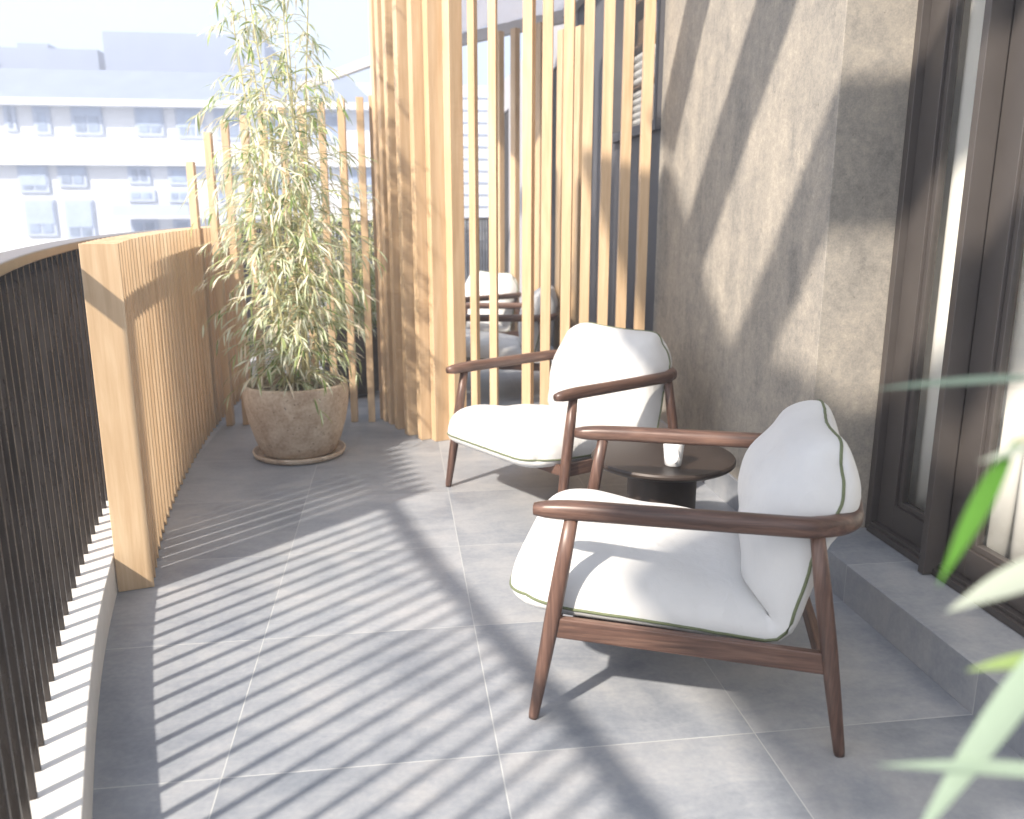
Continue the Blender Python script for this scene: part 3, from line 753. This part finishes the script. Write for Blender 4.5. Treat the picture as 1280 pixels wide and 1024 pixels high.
FL = [((.437, .53, 1.19), (.374, .509, 1.089), .017, .004, 0, 10),      # bright green
      ((.50, .46, .955), (.325, .486, .966), .013, .008, 1, 0),
      ((.50, .50, 1.09), (.345, .470, .90), .028, .012, 1, 0),
      ((.49, .50, 1.115), (.385, .512, 1.067), .026, .008, 2, 0),
      ((.50, .50, 1.21), (.405, .526, 1.175), .014, .004, 2, 0),
      ((.53, .60, 1.22), (.40, .66, 1.20), .008, .005, 1, 0),
      ((.47, .52, 1.19), (.452, .51, 1.08), .014, .0, 1, 0),
      ((.49, .50, 1.03), (.405, .51, 1.02), .014, .006, 3, 0),
      ((.50, .49, 1.0), (.45, .47, .90), .016, .006, 2, 0)]
for bs, tp, wd, dr_, mi, ro in FL:
    big_leaf(bs, tp, wd*.82, dr_, mi, ro)
    v = Vector(bs)-W3; jo = min(((Vector((0, 0, v.z-.05)), 0), (Vector((-.03, .06, v.z-.05)), 1)), key=lambda q: (q[0]-v).length)[0]
    tube(tw, catmull([jo, (jo+v)/2+Vector((0, 0, .02)), v], 4), .0016, 6)
random.seed(21)
for i in range(90):     # the rest of this plant, outside the frame
    z = random.uniform(.75, 1.45); a = random.uniform(-1.4, 1.9)
    p = Vector((.0, .0, z)); d = Vector((math.cos(a), math.sin(a)*.8, random.uniform(-.1, .5)))
    e = p+d*random.uniform(.1, .22); tube(tw, [p, e], .0014, 5)
    leaf(fo, e, d+Vector((0, 0, -.5)), random.uniform(.1, .16), .018, .6, random.choice((0, 1, 1, 2, 3)), seg=7)
finish('twigs', tw, CULM, p3); finish('foliage', fo, LEAFG, p3)

# ================================================================ FAR BUILDINGS
BY = 30.
fwv = cam.rotation_euler.to_matrix()
def px(u, v, y=BY):
    r_ = fwv @ Vector(((u-640)/1055, -(v-512)/1055, -1)); k = y/r_.y
    return r_.x*k, CAMH+r_.z*k
ab = empty('apartment_building', 'pale hazy white apartment block with rows of blue grey windows across the street', 'building', (-8, 30, -12))
def bb(name, mat, x0, x1, y0, y1, z0, z1):
    b = bmesh.new(); box(b, x0, x1, y0, y1, z0, z1); return child_world(name, b, mat, ab)
xl = px(-250, 130)[0]; xr = px(470, 130)[0]
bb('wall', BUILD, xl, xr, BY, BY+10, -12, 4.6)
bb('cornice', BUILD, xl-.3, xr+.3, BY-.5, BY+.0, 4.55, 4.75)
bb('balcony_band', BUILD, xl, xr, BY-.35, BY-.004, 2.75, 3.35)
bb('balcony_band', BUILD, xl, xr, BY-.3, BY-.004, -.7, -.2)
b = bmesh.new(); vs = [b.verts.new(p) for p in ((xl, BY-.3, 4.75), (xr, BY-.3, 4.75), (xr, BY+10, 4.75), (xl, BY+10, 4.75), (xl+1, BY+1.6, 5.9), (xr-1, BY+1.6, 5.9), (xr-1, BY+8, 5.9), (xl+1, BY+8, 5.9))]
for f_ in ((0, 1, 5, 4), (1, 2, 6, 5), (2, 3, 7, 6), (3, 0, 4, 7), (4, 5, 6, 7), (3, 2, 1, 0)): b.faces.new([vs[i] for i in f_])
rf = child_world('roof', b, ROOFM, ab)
def win(u0, u1, v0, v1, split=2, shut=None):
    x0, z1 = px(u0, v0); x1, z0 = px(u1, v1)
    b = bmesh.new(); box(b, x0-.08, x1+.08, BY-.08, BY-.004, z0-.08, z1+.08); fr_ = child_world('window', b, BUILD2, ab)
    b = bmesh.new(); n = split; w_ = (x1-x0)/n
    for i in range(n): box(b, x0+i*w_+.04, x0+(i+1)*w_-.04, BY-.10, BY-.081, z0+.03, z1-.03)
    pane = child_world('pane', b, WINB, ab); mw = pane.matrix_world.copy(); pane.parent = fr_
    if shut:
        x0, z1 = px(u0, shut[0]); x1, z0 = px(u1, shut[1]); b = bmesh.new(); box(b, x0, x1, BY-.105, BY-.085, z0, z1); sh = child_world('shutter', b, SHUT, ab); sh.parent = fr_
for a in ((7, 19, 130, 161, 1), (43, 62, 128, 165, 1, (128, 141)), (91, 127, 131, 166, 2, (131, 146)), (171, 203, 134, 167, 2, (134, 158)), (222, 253, 137, 170, 2, (137, 160)),
          (270, 300, 139, 172, 2, (139, 150)), (330, 360, 142, 174, 2, (142, 155)), (390, 425, 145, 176, 2), (25, 60, 208, 238, 2, (208, 232)), (75, 107, 209, 231, 2, (209, 219)), (33, 70, 252, 292, 2, (252, 280)), (83, 118, 252, 296, 2, (252, 284)),
          (163, 186, 211, 227, 2), (163, 192, 240, 249, 2), (213, 236, 212, 228, 1), (213, 236, 240, 250, 2), (166, 196, 277, 293, 2), (220, 238, 277, 290, 1), (270, 292, 214, 248, 1), (340, 365, 215, 250, 2), (440, 480, 214, 246, 2),
          (-60, -20, 128, 165, 2), (-70, -30, 208, 250, 2), (-150, -110, 128, 165, 2), (-150, -110, 208, 250, 2)): win(*a)
for u0, u1 in ((150, 245), (262, 380)):
    x0, z1 = px(u0, 256); x1, z0 = px(u1, 270); bb('balcony', BUILD2, x0, x1, BY-.9, BY-.36, z0, z1)
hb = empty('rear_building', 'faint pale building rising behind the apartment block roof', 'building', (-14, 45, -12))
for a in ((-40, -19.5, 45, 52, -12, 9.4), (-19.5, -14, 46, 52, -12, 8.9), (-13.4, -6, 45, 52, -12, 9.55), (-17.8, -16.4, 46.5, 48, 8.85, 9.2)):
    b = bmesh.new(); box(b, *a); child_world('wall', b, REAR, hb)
sb = empty('siding_building', 'white building with fine horizontal cladding lines seen past the slats', 'building', (3, 38, -12))
b = bmesh.new(); box(b, -5.5, 12, 38, 46, -12, 6.5); child_world('wall', b, BUILD, sb)
z = -1.
b = bmesh.new()
while z < 6.4:
    box(b, -5.6, 12, 37.94, 37.99, z, z+.05); z += .5
child_world('cladding', b, BUILD2, sb)

# ---------------------------------------------------------------- thin bright haze in the air
hm = bpy.data.materials.new('haze_air'); hm.use_nodes = True; hn = hm.node_tree.nodes; hn.remove(hn['Principled BSDF'])
pv = hn.new('ShaderNodeVolumePrincipled'); pv.inputs['Color'].default_value = (.93, .95, 1, 1); pv.inputs['Density'].default_value = .014; pv.inputs['Anisotropy'].default_value = .3
hm.node_tree.links.new(pv.outputs[0], hn['Material Output'].inputs['Volume'])
bm = bmesh.new(); box(bm, -45, 30, -3.2, 62, -13.5, 10.4)
tag(finish('haze', bm, hm), 'pale bright haze filling the air', kind='stuff')
